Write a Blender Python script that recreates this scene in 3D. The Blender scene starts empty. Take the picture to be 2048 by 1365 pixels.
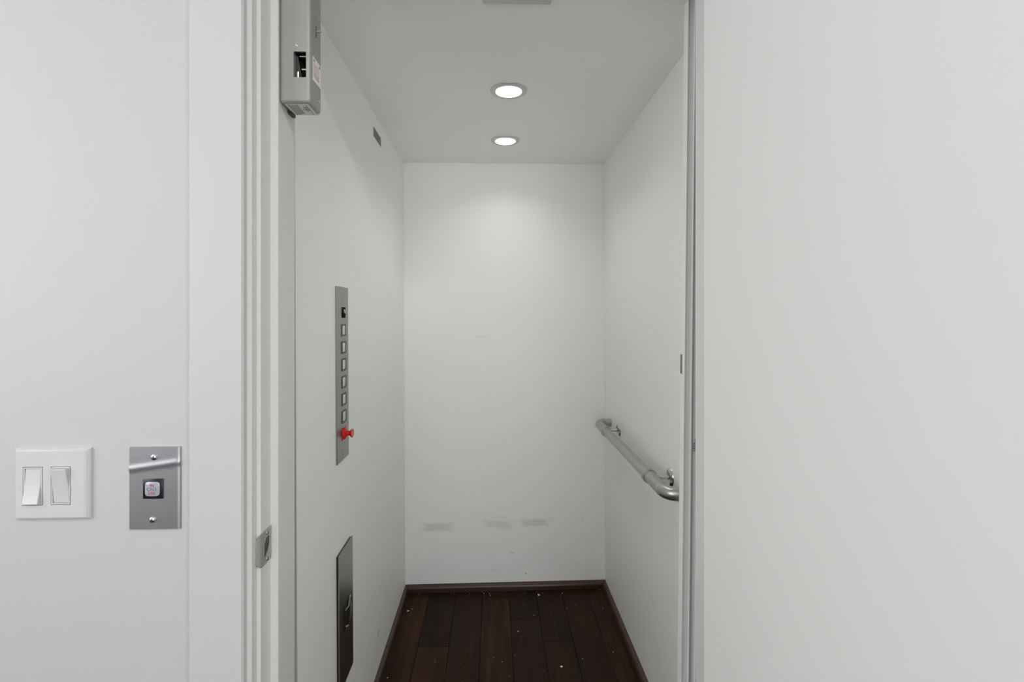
import bpy, bmesh, math, random
from mathutils import Vector, Matrix
random.seed(7)
S = bpy.context.scene
COL = S.collection
PI = math.pi

# ------------------------------------------------------------------ camera
CAM_H = 1.33
FPX = 1000.0                                   # focal length in pixels of the 2048 wide frame
cam = bpy.data.cameras.new('camera')
cam.sensor_width = 36.0
cam.lens = 36.0 * FPX / 2048.0
cam.shift_x = 0.0
cam.shift_y = -(682.5 - 630.0) / 2048.0        # horizon sits at row 630 of 1365
cam.clip_start = 0.01
co = bpy.data.objects.new('camera', cam)
COL.objects.link(co)
co.location = (0, 0, CAM_H)
co.rotation_euler = (PI / 2, 0, -math.atan(0.038))
S.camera = co

# ------------------------------------------------------------------ world, lights, exposure
W = bpy.data.worlds.new('world')
S.world = W
W.use_nodes = True
W.node_tree.nodes['Background'].inputs[0].default_value = (0.8, 0.85, 0.9, 1)
W.node_tree.nodes['Background'].inputs[1].default_value = 0.3
S.view_settings.view_transform = 'Standard'
S.view_settings.look = 'None'
S.view_settings.exposure = 0.0
S.view_settings.gamma = 1.0
S.view_settings.use_curve_mapping = False
S.cycles.max_bounces = 20                      # white rooms: let the light bounce out fully
S.cycles.diffuse_bounces = 16

HALL = dict(x0=-2.2, x1=2.0, y0=-2.6, z1=2.62)
def area_light(name, loc, rot, power, shape, sx, sy=None, color=(1, 1, 1)):
    l = bpy.data.lights.new(name, 'AREA')
    l.shape = shape; l.size = sx
    if sy: l.size_y = sy
    l.energy = power; l.color = color
    o = bpy.data.objects.new(name, l)
    COL.objects.link(o)
    o.location = loc; o.rotation_euler = rot
    return o
FILL_LAMPS = [(-0.6, -1.4), (0.90, -0.60)]  # lamps added out of view to brighten the jambs and the lift
FILL_POWER = [5.0, 21.0]
for (lx, ly), pw in zip(FILL_LAMPS, FILL_POWER):
    area_light('hall_lamp_light', (lx, ly, HALL['z1'] - 0.066), (0, 0, 0), pw, 'DISK', 0.30, color=(1.0, 0.985, 0.96))
area_light('window_daylight', (HALL['x0'] + 0.03, -0.65, 1.72), (0, -PI / 2, 0), 29.0, 'RECTANGLE', 1.4, 1.8, color=(1.0, 1.0, 0.995))  # fill added from the side, brightens the face of the open door
area_light('rear_window_daylight', (0.15, HALL['y0'] + 0.03, 1.15), (PI / 2, 0, 0), 24.0, 'RECTANGLE', 1.5, 1.8, color=(1.0, 1.0, 0.995))  # fill added behind the camera, sends frontal light into the lift
CAB_POWER = 1.05                               # watts of each lift downlight

# ------------------------------------------------------------------ materials
def mat(name, col, rough=0.5, metal=0.0, spec=0.5, emit=0.0, noise=None, bump=None, coat=0.0):
    m = bpy.data.materials.new(name); m.use_nodes = True
    nt = m.node_tree; N = nt.nodes; L = nt.links
    b = N['Principled BSDF']
    b.inputs['Base Color'].default_value = (*col, 1)
    b.inputs['Roughness'].default_value = rough
    b.inputs['Metallic'].default_value = metal
    b.inputs['Specular IOR Level'].default_value = spec
    b.inputs['Coat Weight'].default_value = coat
    if emit:
        b.inputs['Emission Color'].default_value = (*col, 1)
        b.inputs['Emission Strength'].default_value = emit
    tc = N.new('ShaderNodeTexCoord')
    if noise:                                  # (scale vec, amount): tiny mottling of the paint or metal colour
        mp = N.new('ShaderNodeMapping'); mp.inputs['Scale'].default_value = noise[0]
        t = N.new('ShaderNodeTexNoise'); t.inputs['Scale'].default_value = 1.0; t.inputs['Detail'].default_value = 3
        L.new(tc.outputs['Object'], mp.inputs['Vector']); L.new(mp.outputs[0], t.inputs['Vector'])
        r = N.new('ShaderNodeMapRange'); r.inputs['To Min'].default_value = 1 - noise[1]; r.inputs['To Max'].default_value = 1 + noise[1]
        L.new(t.outputs['Fac'], r.inputs['Value'])
        v = N.new('ShaderNodeVectorMath'); v.operation = 'SCALE'; v.inputs[0].default_value = col
        L.new(r.outputs[0], v.inputs['Scale']); L.new(v.outputs[0], b.inputs['Base Color'])
    if bump:                                   # (scale, strength, distance)
        t = N.new('ShaderNodeTexNoise'); t.inputs['Scale'].default_value = bump[0]; t.inputs['Detail'].default_value = 2
        L.new(tc.outputs['Object'], t.inputs['Vector'])
        bp = N.new('ShaderNodeBump'); bp.inputs['Strength'].default_value = bump[1]; bp.inputs['Distance'].default_value = bump[2]
        L.new(t.outputs['Fac'], bp.inputs['Height']); L.new(bp.outputs[0], b.inputs['Normal'])
    return m

M = {}
M['hall_paint'] = mat('hall_paint', (0.50, 0.498, 0.497), 0.55, noise=((3, 3, 3), 0.01), bump=(260, 0.08, 0.001))
M['trim_paint'] = mat('trim_paint', (0.53, 0.526, 0.518), 0.38, bump=(60, 0.03, 0.001))
M['jamb_paint'] = mat('jamb_paint', (0.69, 0.687, 0.675), 0.38, bump=(60, 0.03, 0.001))  # same trim paint, lightened: light on the jambs put into the colour
M['door_paint'] = mat('door_paint', (0.745, 0.742, 0.725), 0.42, bump=(80, 0.03, 0.001))
M['ceil_paint'] = mat('ceil_paint', (0.86, 0.86, 0.85), 0.7)
M['cab_ceil'] = mat('cab_ceil', (0.915, 0.915, 0.90), 0.5, bump=(150, 0.04, 0.001))
M['plastic'] = mat('white_plastic', (0.575, 0.575, 0.565), 0.28)
M['plastic2'] = mat('white_paddle', (0.57, 0.57, 0.56), 0.25)
M['steel'] = mat('brushed_steel', (0.50, 0.50, 0.49), 0.30, 1.0, noise=((4, 4, 400), 0.06))
M['steel_call'] = mat('brushed_steel_plate', (0.41, 0.41, 0.43), 0.40, 0.9, noise=((3, 3, 500), 0.07))
M['steel_panel'] = mat('brushed_steel_panel', (0.35, 0.35, 0.34), 0.38, 1.0, noise=((3, 300, 3), 0.05))
M['steel_phone'] = mat('dark_brushed_steel', (0.33, 0.32, 0.30), 0.30, 1.0, noise=((3, 200, 3), 0.10))
M['steel_lock'] = mat('zinc_plated_steel', (0.36, 0.36, 0.345), 0.5, 0.45, noise=((20, 20, 20), 0.05))
M['nickel'] = mat('satin_nickel', (0.47, 0.46, 0.44), 0.36, 1.0, noise=((200, 6, 200), 0.05))
M['nickel_bright'] = mat('polished_nickel', (0.60, 0.59, 0.57), 0.2, 1.0)
M['strike'] = mat('worn_steel', (0.42, 0.415, 0.40), 0.4, 0.6)
M['chrome'] = mat('chrome', (0.75, 0.75, 0.75), 0.12, 1.0)
M['ring'] = mat('satin_ring', (0.62, 0.62, 0.61), 0.45, 0.8)
M['can'] = mat('satin_reflector', (0.55, 0.55, 0.54), 0.5)
M['lens'] = mat('lamp_lens', (1.0, 0.985, 0.95), 0.3, emit=1.1)
M['hall_lens'] = mat('hall_lamp_lens', (1.0, 0.985, 0.95), 0.3, emit=3.0)  # glow of the added hall ceiling lamps
M['black'] = mat('black_plastic', (0.012, 0.012, 0.014), 0.3)
M['matte_black'] = mat('matte_black', (0.008, 0.008, 0.008), 0.9, spec=0.1)
M['dark'] = mat('dark_metal', (0.06, 0.06, 0.055), 0.45, 0.6)
M['latch'] = mat('blackened_steel', (0.24, 0.23, 0.21), 0.35, 0.8)
M['grey_edge'] = mat('grey_edge', (0.62, 0.62, 0.60), 0.5)
M['gate'] = mat('grey_gate_vinyl', (0.74, 0.74, 0.73), 0.4, 0.0)
M['gate_post'] = mat('white_gate_post', (0.78, 0.78, 0.76), 0.4)
M['red'] = mat('red_plastic', (0.62, 0.02, 0.012), 0.22)
M['red_dim'] = mat('red_print', (0.62, 0.06, 0.12), 0.5)
M['red_pale'] = mat('pale_red_print', (0.62, 0.36, 0.33), 0.5)
M['lens_btn'] = mat('clear_white_button', (0.36, 0.38, 0.44), 0.12, coat=0.6)
M['btn'] = mat('white_button', (0.62, 0.62, 0.58), 0.15, coat=0.5)
M['bezel'] = mat('dark_bezel', (0.07, 0.07, 0.07), 0.4)
M['print'] = mat('dark_print', (0.06, 0.06, 0.06), 0.6)
M['print_grey'] = mat('grey_print', (0.16, 0.17, 0.2), 0.6)
M['paper'] = mat('paper_label', (0.80, 0.79, 0.76), 0.6)
M['tag'] = mat('tag_metal', (0.26, 0.26, 0.25), 0.45, 0.4)
M['chip'] = mat('white_chip', (0.78, 0.78, 0.75), 0.8)
M['subfloor'] = mat('subfloor', (0.008, 0.005, 0.004), 0.9)
M['glass_pane'] = mat('bright_window', (0.9, 0.95, 1.0), 0.2, emit=1.2)  # glowing sheet for the two added windows

def node_wood(name, base, lo, hi, rough=0.36, plank=True, axis='Y'):
    m = bpy.data.materials.new(name); m.use_nodes = True
    N = m.node_tree.nodes; L = m.node_tree.links; b = N['Principled BSDF']
    tc = N.new('ShaderNodeTexCoord'); oi = N.new('ShaderNodeObjectInfo')
    off = N.new('ShaderNodeVectorMath'); off.operation = 'MULTIPLY_ADD'
    off.inputs[1].default_value = (1, 1, 1)
    L.new(tc.outputs['Object'], off.inputs[0])
    cx = N.new('ShaderNodeCombineXYZ')
    mul = N.new('ShaderNodeMath'); mul.operation = 'MULTIPLY'; mul.inputs[1].default_value = 37.0
    L.new(oi.outputs['Random'], mul.inputs[0]); L.new(mul.outputs[0], cx.inputs[2]); L.new(cx.outputs[0], off.inputs[2])
    mp = N.new('ShaderNodeMapping')
    mp.inputs['Scale'].default_value = (42, 3.0, 1) if axis == 'Y' else (3, 42, 1)
    L.new(off.outputs[0], mp.inputs['Vector'])
    t = N.new('ShaderNodeTexNoise'); t.inputs['Scale'].default_value = 1; t.inputs['Detail'].default_value = 5; t.inputs['Distortion'].default_value = 0.5
    L.new(mp.outputs[0], t.inputs['Vector'])
    mp2 = N.new('ShaderNodeMapping'); mp2.inputs['Scale'].default_value = (9, 3.5, 1) if axis == 'Y' else (3.5, 9, 1)
    L.new(off.outputs[0], mp2.inputs['Vector'])
    t2 = N.new('ShaderNodeTexNoise'); t2.inputs['Scale'].default_value = 1; t2.inputs['Detail'].default_value = 2
    L.new(mp2.outputs[0], t2.inputs['Vector'])
    add = N.new('ShaderNodeMath'); add.operation = 'ADD'
    h = N.new('ShaderNodeMath'); h.operation = 'MULTIPLY'; h.inputs[1].default_value = 0.5
    L.new(t.outputs['Fac'], h.inputs[0])
    h2 = N.new('ShaderNodeMath'); h2.operation = 'MULTIPLY_ADD'; h2.inputs[1].default_value = 0.38
    L.new(t2.outputs['Fac'], h2.inputs[0])
    h3 = N.new('ShaderNodeMath'); h3.operation = 'MULTIPLY_ADD'; h3.inputs[1].default_value = 0.26; h3.inputs[2].default_value = -0.13
    L.new(oi.outputs['Random'], h3.inputs[0]); L.new(h3.outputs[0], h2.inputs[2])
    L.new(h.outputs[0], add.inputs[0]); L.new(h2.outputs[0], add.inputs[1])
    cr = N.new('ShaderNodeValToRGB')
    cr.color_ramp.elements[0].position = 0.25; cr.color_ramp.elements[0].color = (*lo, 1)
    cr.color_ramp.elements[1].position = 0.70; cr.color_ramp.elements[1].color = (*hi, 1)
    e = cr.color_ramp.elements.new(0.45); e.color = (*base, 1)
    L.new(add.outputs[0], cr.inputs[0]); L.new(cr.outputs[0], b.inputs['Base Color'])
    rr = N.new('ShaderNodeMapRange'); rr.inputs['To Min'].default_value = rough; rr.inputs['To Max'].default_value = rough + 0.2
    L.new(t2.outputs['Fac'], rr.inputs['Value']); L.new(rr.outputs[0], b.inputs['Roughness'])
    bp = N.new('ShaderNodeBump'); bp.inputs['Strength'].default_value = 0.12; bp.inputs['Distance'].default_value = 0.001
    L.new(t.outputs['Fac'], bp.inputs['Height']); L.new(bp.outputs[0], b.inputs['Normal'])
    b.inputs['Specular IOR Level'].default_value = 0.12
    return m
M['wood'] = node_wood('dark_plank_wood', (0.030, 0.0130, 0.0062), (0.016, 0.0070, 0.0038), (0.080, 0.032, 0.013), rough=0.42)
M['wood_trim'] = node_wood('dark_moulding_wood', (0.058, 0.029, 0.019), (0.040, 0.020, 0.013), (0.085, 0.046, 0.03), rough=0.24, axis='X')
M['wood_trim'].node_tree.nodes['Principled BSDF'].inputs['Specular IOR Level'].default_value = 0.5

def marked_wall(name, col, marks, u='X', rough=0.5):
    """painted wall panel with scuffs: marks = (u, z, half_u, half_z, angle, strength, softness)"""
    m = mat(name, col, rough, bump=(220, 0.06, 0.001))
    N = m.node_tree.nodes; L = m.node_tree.links; b = N['Principled BSDF']
    tc = N.new('ShaderNodeTexCoord')
    nz = N.new('ShaderNodeTexNoise'); nz.inputs['Scale'].default_value = 30; nz.inputs['Detail'].default_value = 4
    L.new(tc.outputs['Object'], nz.inputs['Vector'])
    total = None
    def mth(op, a, c=None, d=None):
        n = N.new('ShaderNodeMath'); n.operation = op
        for i, v in enumerate((a, c, d)):
            if v is None: continue
            if isinstance(v, (int, float)): n.inputs[i].default_value = v
            else: L.new(v, n.inputs[i])
        return n.outputs[0]
    sep = N.new('ShaderNodeSeparateXYZ'); L.new(tc.outputs['Object'], sep.inputs[0])
    for (cu, cz, hu, hz, ang, st, soft) in marks:
        du = mth('SUBTRACT', sep.outputs[u], cu); dz = mth('SUBTRACT', sep.outputs['Z'], cz)
        ca, sa = math.cos(ang), math.sin(ang)
        ru = mth('ADD', mth('MULTIPLY', du, ca), mth('MULTIPLY', dz, sa))
        rz = mth('ADD', mth('MULTIPLY', du, -sa), mth('MULTIPLY', dz, ca))
        d = mth('MAXIMUM', mth('DIVIDE', mth('ABSOLUTE', ru), hu), mth('DIVIDE', mth('ABSOLUTE', rz), hz))
        d = mth('ADD', d, mth('MULTIPLY', mth('SUBTRACT', nz.outputs['Fac'], 0.5), 0.9))
        r = N.new('ShaderNodeMapRange'); r.interpolation_type = 'SMOOTHSTEP'
        r.inputs['From Min'].default_value = 1.0; r.inputs['From Max'].default_value = 1.0 - soft
        r.inputs['To Min'].default_value = 0.0; r.inputs['To Max'].default_value = st
        L.new(d, r.inputs['Value'])
        total = r.outputs[0] if total is None else mth('MAXIMUM', total, r.outputs[0])
    mix = N.new('ShaderNodeMix'); mix.data_type = 'RGBA'
    mix.inputs['A'].default_value = (*col, 1); mix.inputs['B'].default_value = (0.10, 0.10, 0.09, 1)
    L.new(total, mix.inputs['Factor']); L.new(mix.outputs['Result'], b.inputs['Base Color'])
    return m

# ------------------------------------------------------------------ mesh builder
class MB:
    def __init__(s): s.bm = bmesh.new()
    def box(s, x0, x1, y0, y1, z0, z1, bev=0.0, seg=2):
        r = bmesh.ops.create_cube(s.bm, size=1.0)
        vs = r['verts']
        for v in vs:
            v.co = Vector(((x0 + x1) / 2 + v.co.x * (x1 - x0), (y0 + y1) / 2 + v.co.y * (y1 - y0), (z0 + z1) / 2 + v.co.z * (z1 - z0)))
        if bev:
            es = list({e for v in vs for e in v.link_edges})
            bmesh.ops.bevel(s.bm, geom=es, offset=bev, segments=seg, profile=0.5, affect='EDGES', clamp_overlap=True)
        return s
    def prism(s, pts, axis, a0, a1):
        """closed polygon pts extruded along an axis; pts are the two other coordinates in order"""
        def P(p, a):
            return {'X': (a, p[0], p[1]), 'Y': (p[0], a, p[1]), 'Z': (p[0], p[1], a)}[axis]
        A = [s.bm.verts.new(P(p, a0)) for p in pts]; B = [s.bm.verts.new(P(p, a1)) for p in pts]
        n = len(pts)
        for i in range(n): s.bm.faces.new((A[i], A[(i + 1) % n], B[(i + 1) % n], B[i]))
        s.bm.faces.new(A[::-1]); s.bm.faces.new(B)
        return s
    def tube(s, path, rad, n=20, caps=True):
        """tube through points; rad a number or a list"""
        P = [Vector(p) for p in path]
        R = rad if isinstance(rad, (list, tuple)) else [rad] * len(P)
        rings = []; up = None
        for i, p in enumerate(P):
            t = (P[min(i + 1, len(P) - 1)] - P[max(i - 1, 0)]).normalized()
            if up is None:
                up = Vector((0, 0, 1)) if abs(t.z) < 0.9 else Vector((1, 0, 0))
            a = (up - t * up.dot(t)).normalized(); b2 = t.cross(a); up = a
            rings.append([s.bm.verts.new(p + (a * math.cos(k * 2 * PI / n) + b2 * math.sin(k * 2 * PI / n)) * R[i]) for k in range(n)])
        for q in range(len(rings) - 1):
            for k in range(n):
                s.bm.faces.new((rings[q][k], rings[q][(k + 1) % n], rings[q + 1][(k + 1) % n], rings[q + 1][k]))
        if caps:
            s.bm.faces.new(rings[0][::-1]); s.bm.faces.new(rings[-1])
        return s
    def lathe(s, prof, origin, axis, n=32, close=False):
        """prof = (radius, height along axis)"""
        ax = Vector(axis).normalized(); up = Vector((0, 0, 1)) if abs(ax.z) < 0.9 else Vector((1, 0, 0))
        a = (up - ax * up.dot(ax)).normalized(); b2 = ax.cross(a); O = Vector(origin)
        rings = []
        for r, h in prof:
            if r < 1e-7: rings.append([s.bm.verts.new(O + ax * h)])
            else: rings.append([s.bm.verts.new(O + ax * h + (a * math.cos(k * 2 * PI / n) + b2 * math.sin(k * 2 * PI / n)) * r) for k in range(n)])
        if close: rings.append(rings[0])
        for q in range(len(rings) - 1):
            A, B = rings[q], rings[q + 1]
            for k in range(n):
                k2 = (k + 1) % n
                if len(A) == 1 and len(B) == 1: continue
                if len(A) == 1: s.bm.faces.new((A[0], B[k2], B[k]))
                elif len(B) == 1: s.bm.faces.new((A[k], A[k2], B[0]))
                else: s.bm.faces.new((A[k], A[k2], B[k2], B[k]))
        return s
    def poly(s, pts):
        s.bm.faces.new([s.bm.verts.new(p) for p in pts]); return s
    def build(s, name, m, parent=None, smooth=None, origin=None):
        me = bpy.data.meshes.new(name)
        bmesh.ops.recalc_face_normals(s.bm, faces=s.bm.faces)
        if origin: bmesh.ops.translate(s.bm, verts=s.bm.verts, vec=-Vector(origin))
        s.bm.to_mesh(me); s.bm.free()
        me.materials.append(M[m] if isinstance(m, str) else m)
        if smooth:
            me.polygons.foreach_set('use_smooth', [True] * len(me.polygons))
            me.set_sharp_from_angle(angle=math.radians(smooth))
        o = bpy.data.objects.new(name, me); COL.objects.link(o)
        if origin: o.location = origin
        if parent is not None:
            o.parent = parent
            o.location = Vector(o.location) - wloc(parent)
        return o
def wloc(o):
    v = Vector(o.location)
    while o.parent: o = o.parent; v += Vector(o.location)
    return v
def tag(o, label=None, cat=None, group=None, kind=None):
    if label: o['label'] = label
    if cat: o['category'] = cat
    if group: o['group'] = group
    if kind: o['kind'] = kind
    return o
def struct(o, label, cat): return tag(o, label, cat, kind='structure')
def thing(name, label, cat, loc, group=None):
    o = bpy.data.objects.new(name, None); COL.objects.link(o); o.location = loc; o.empty_display_size = 0.05
    return tag(o, label, cat, group)
def cut(o, cutter_mb):
    """boolean difference baked into the mesh (world coordinates of the unparented frame)"""
    c = cutter_mb.build('cutter', 'dark')
    c.location = Vector(c.location) - (Vector(o.parent.location) if o.parent else Vector((0, 0, 0)))
    c.parent = o.parent
    md = o.modifiers.new('b', 'BOOLEAN'); md.operation = 'DIFFERENCE'; md.solver = 'EXACT'; md.object = c
    bpy.context.view_layer.update()
    dg = bpy.context.evaluated_depsgraph_get()
    me = bpy.data.meshes.new_from_object(o.evaluated_get(dg))
    o.modifiers.clear(); old = o.data; o.data = me; me.name = old.name
    bpy.data.objects.remove(c)
def text_mesh(body, size, loc, rot, m, parent, name='lettering', align='CENTER', sx=1.0):
    cu = bpy.data.curves.new('t', 'FONT'); cu.body = body; cu.size = size; cu.align_x = align; cu.align_y = 'CENTER'; cu.extrude = 0.0001
    t = bpy.data.objects.new('t', cu); COL.objects.link(t)
    bpy.context.view_layer.update()
    me = bpy.data.meshes.new_from_object(t.evaluated_get(bpy.context.evaluated_depsgraph_get()))
    bpy.data.objects.remove(t)
    me.materials.clear(); me.materials.append(M[m]); me.name = name
    o = bpy.data.objects.new(name, me); COL.objects.link(o)
    o.parent = parent; o.location = Vector(loc) - Vector(parent.location); o.rotation_euler = rot; o.scale = (sx, 1, 1)
    return o
CAB = []                                       # everything that stands in or is fixed to the lift car
def Zr(z): return CAM_H + z                    # height given relative to the lens

# ------------------------------------------------------------------ hall: walls, floor, ceiling
WY = 0.85                                      # hall face of the wall round the lift door
OPL, OPR = -0.3958, 0.4155                     # door rebate faces
JL, JR = -0.3827, 0.4025                       # jamb faces behind the stops
HEAD = 2.045
h = HALL
mb = MB()
mb.box(h['x0'], OPL - 0.018, WY, WY + 0.114, 0, h['z1'])
struct(mb.build('wall_front_left', 'hall_paint'), 'smooth white painted hall wall with light switch and call button', 'wall')
mb = MB(); mb.box(OPR + 0.018, h['x1'], WY, WY + 0.114, 0, h['z1'])
struct(mb.build('wall_front_right', 'hall_paint'), 'white painted hall wall on the hinge side, behind the open door', 'wall')
mb = MB(); mb.box(OPL - 0.018, OPR + 0.018, WY, WY + 0.114, HEAD + 0.018, h['z1'])
struct(mb.build('wall_front_header', 'hall_paint'), 'white painted wall strip over the lift doorway', 'wall')
mb = MB()
wy0, wy1, wz0, wz1 = -1.6, 0.3, 0.95, 2.45
mb.box(h['x0'] - 0.1, h['x0'], h['y0'], wy0, 0, h['z1']); mb.box(h['x0'] - 0.1, h['x0'], wy1, WY + 0.114, 0, h['z1'])
mb.box(h['x0'] - 0.1, h['x0'], wy0, wy1, 0, wz0); mb.box(h['x0'] - 0.1, h['x0'], wy0, wy1, wz1, h['z1'])
struct(mb.build('wall_hall_left', 'hall_paint'), 'white side wall with a window at the switch end of the hall', 'wall')
mb = MB(); mb.box(h['x1'], h['x1'] + 0.1, h['y0'], WY + 0.114, 0, h['z1'])
struct(mb.build('wall_hall_right', 'hall_paint'), 'plain white side wall beyond the open door', 'wall')
mb = MB()
rx0, rx1, rz0, rz1 = -0.65, 0.95, 0.20, 2.10
mb.box(h['x0'], rx0, h['y0'] - 0.1, h['y0'], 0, h['z1']); mb.box(rx1, h['x1'], h['y0'] - 0.1, h['y0'], 0, h['z1'])
mb.box(rx0, rx1, h['y0'] - 0.1, h['y0'], 0, rz0); mb.box(rx0, rx1, h['y0'] - 0.1, h['y0'], rz1, h['z1'])
struct(mb.build('wall_rear', 'hall_paint'), 'white hall wall with a window facing the lift', 'wall')
wn = thing('window_2', 'white framed hall window facing the lift', 'window', ((rx0 + rx1) / 2, h['y0'], rz0)); wn['kind'] = 'structure'  # window added out of view to go with the rear fill
mb = MB()
for a, b_, c_, d_ in ((rx0, rx0 + 0.05, rz0, rz1), (rx1 - 0.05, rx1, rz0, rz1), (rx0 + 0.05, rx1 - 0.05, rz0, rz0 + 0.05), (rx0 + 0.05, rx1 - 0.05, rz1 - 0.05, rz1)):
    mb.box(a, b_, h['y0'] - 0.07, h['y0'] - 0.01, c_, d_)
mb.build('window_frame', 'trim_paint', wn)
MB().box(rx0 + 0.05, rx1 - 0.05, h['y0'] - 0.05, h['y0'] - 0.045, rz0 + 0.05, rz1 - 0.05).build('pane', 'glass_pane', wn)
wn = thing('window_1', 'tall white framed hall window at the switch end of the hall', 'window', (h['x0'], (wy0 + wy1) / 2, wz0)); wn['kind'] = 'structure'  # window added out of view to go with the side fill
mb = MB(); wm = (wy0 + wy1) / 2
for a, b_, c_, d_ in ((wy0, wy0 + 0.05, wz0, wz1), (wy1 - 0.05, wy1, wz0, wz1), (wy0 + 0.05, wy1 - 0.05, wz0, wz0 + 0.05), (wy0 + 0.05, wy1 - 0.05, wz1 - 0.05, wz1), (wm - 0.02, wm + 0.02, wz0 + 0.05, wz1 - 0.05)):
    mb.box(h['x0'] - 0.07, h['x0'] - 0.01, a, b_, c_, d_)
mb.build('window_frame', 'trim_paint', wn)
for a, b_ in ((wy0 + 0.05, wm - 0.02), (wm + 0.02, wy1 - 0.05)):
    MB().box(h['x0'] - 0.05, h['x0'] - 0.045, a, b_, wz0 + 0.05, wz1 - 0.05).build('pane', 'glass_pane', wn)
mb = MB(); mb.box(h['x0'], h['x1'], h['y0'], WY + 0.15, -0.05, 0.0)
struct(mb.build('floor_hall', 'wood'), 'dark stained wooden floor of the hall', 'floor')
mb = MB(); mb.box(h['x0'], h['x1'], h['y0'], WY + 0.114, h['z1'], h['z1'] + 0.05)
struct(mb.build('ceiling_hall', 'ceil_paint'), 'flat white ceiling of the hall', 'ceiling')
for i, (lx, ly) in enumerate(FILL_LAMPS):  # fixtures for the added ceiling fill lights
    f = thing('ceiling_lamp', ['round flush ceiling lamp nearer the hall window', 'round flush ceiling lamp farther from the hall window'][i], 'lamp', (lx, ly, h['z1'] - 0.06), 'flush lamps on the hall ceiling')
    MB().lathe([(0.0, 0.06), (0.19, 0.06), (0.19, 0.012), (0.18, 0.0), (0.165, 0.0), (0.165, 0.012)], (lx, ly, h['z1'] - 0.06), (0, 0, 1)).build('housing', 'trim_paint', f, 40)
    MB().lathe([(0.0, 0.004), (0.164, 0.004), (0.164, 0.012), (0.0, 0.012)], (lx, ly, h['z1'] - 0.06), (0, 0, 1)).build('diffuser', 'hall_lens', f, 40)

# door casing and jambs ------------------------------------------------------
CY = WY - 0.015
def casing(x_out, x_in, z1, name, label, sgn):
    # flat board with an eased inner edge
    pts = [(x_out, WY), (x_out, CY + 0.002), (x_out + sgn * 0.002, CY), (x_in - sgn * 0.003, CY), (x_in, CY + 0.003), (x_in, WY)]
    o = MB().prism(pts, 'Z', 0, z1).build(name, 'trim_paint')
    return struct(o, label, 'trim')
casing(-0.4963, -0.4091, HEAD + 0.10, 'trim_1', 'flat white door casing between the call plate and the door jamb', 1)
casing(0.515, 0.4285, HEAD + 0.10, 'trim_2', 'flat white door casing behind the open door', -1)
mb = MB(); mb.box(-0.4091, 0.4285, CY, WY, HEAD + 0.0135, HEAD + 0.10)
struct(mb.build('trim_3', 'trim_paint'), 'white head casing over the lift doorway', 'trim')
def jamb(sgn, xr, xj, name, label, reveal=True):
    # from the hall to the shaft: reveal bead, round, rebate, stop, back jamb
    a = lambda d: xr - sgn * d
    pts = [(a(0.030), 0.98), (a(0.030), WY + 0.0003), (a(0.0135), WY + 0.0003 - 0.002), (a(0.0068), WY - 0.002), (a(0.0058), WY - 0.001),
           (a(0.0058), 0.8664), (a(0.0048), 0.8674), (a(0.0015), 0.8674), (xr, 0.8690),
           (xr, 0.9057), (xj - sgn * 0.0015, 0.9057), (xj, 0.9072), (xj, 0.98)]
    o = MB().prism(pts, 'Z', 0, HEAD).build(name, 'jamb_paint')
    return struct(o, label, 'trim')
jamb(1, OPL, JL, 'trim_4', 'white stepped door jamb holding the strike plate')
jamb(-1, OPR, JR, 'trim_5', 'white stepped door jamb on the hinge side')
mb = MB(); mb.box(OPL - 0.018, OPR + 0.018, WY, 0.98, HEAD, HEAD + 0.018); mb.box(OPL, OPR, 0.9057, 0.98, HEAD - 0.013, HEAD)
struct(mb.build('trim_6', 'trim_paint'), 'white head jamb of the lift doorway', 'trim')

# the open door --------------------------------------------------------------
T = 0.040; DW = 0.805
PX, PYY = OPR - 0.0035, 0.8615                  # corner of the hinge edge, hall side
ang = math.radians(6.0)                        # opened a little past square
dd = Vector((math.sin(ang), -math.cos(ang), 0)); nn = Vector((-math.cos(ang), -math.sin(ang), 0))
dr = thing('door_1', 'plain flush white door swung open towards the hall', 'door', (0.375 + 0.04, 0.863, 0.01)); dr['kind'] = 'structure'
c0 = Vector((0.3690, 0.8635, 0))               # hinge corner of the face one sees
q = [c0, c0 + dd * DW, c0 + dd * DW - nn * T, c0 - nn * T]
bmx = MB(); bmx.prism([(p.x, p.y) for p in q], 'Z', 0.012, HEAD - 0.004)
bmesh.ops.bevel(bmx.bm, geom=list(bmx.bm.edges), offset=0.0015, segments=2, affect='EDGES')
bmx.build('door_leaf', 'door_paint', dr, 40)
for z in (0.25, 1.02, 1.80):
    e = c0 - nn * (T + 0.004)
    b_ = MB(); b_.tube([(e.x, e.y + 0.004, z - 0.045), (e.x, e.y + 0.004, z + 0.045)], 0.006, 12)
    b_.prism([(p.x, p.y) for p in (c0 - nn * 0.012 - dd * 0.0013, c0 - nn * T - dd * 0.0013, c0 - nn * T - dd * 0.0001, c0 - nn * 0.012 - dd * 0.0001)], 'Z', z - 0.045, z + 0.045)
    b_.build('hinge', 'nickel', dr, 40)

# strike plate ---------------------------------------------------------------
sp = thing('strike_plate', 'small steel strike plate with curled lip on the white door jamb', 'strike plate', (OPL, 0.868, Zr(-0.431)))
z0, z1 = Zr(-0.4325), Zr(-0.3745)
b_ = MB()
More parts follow.
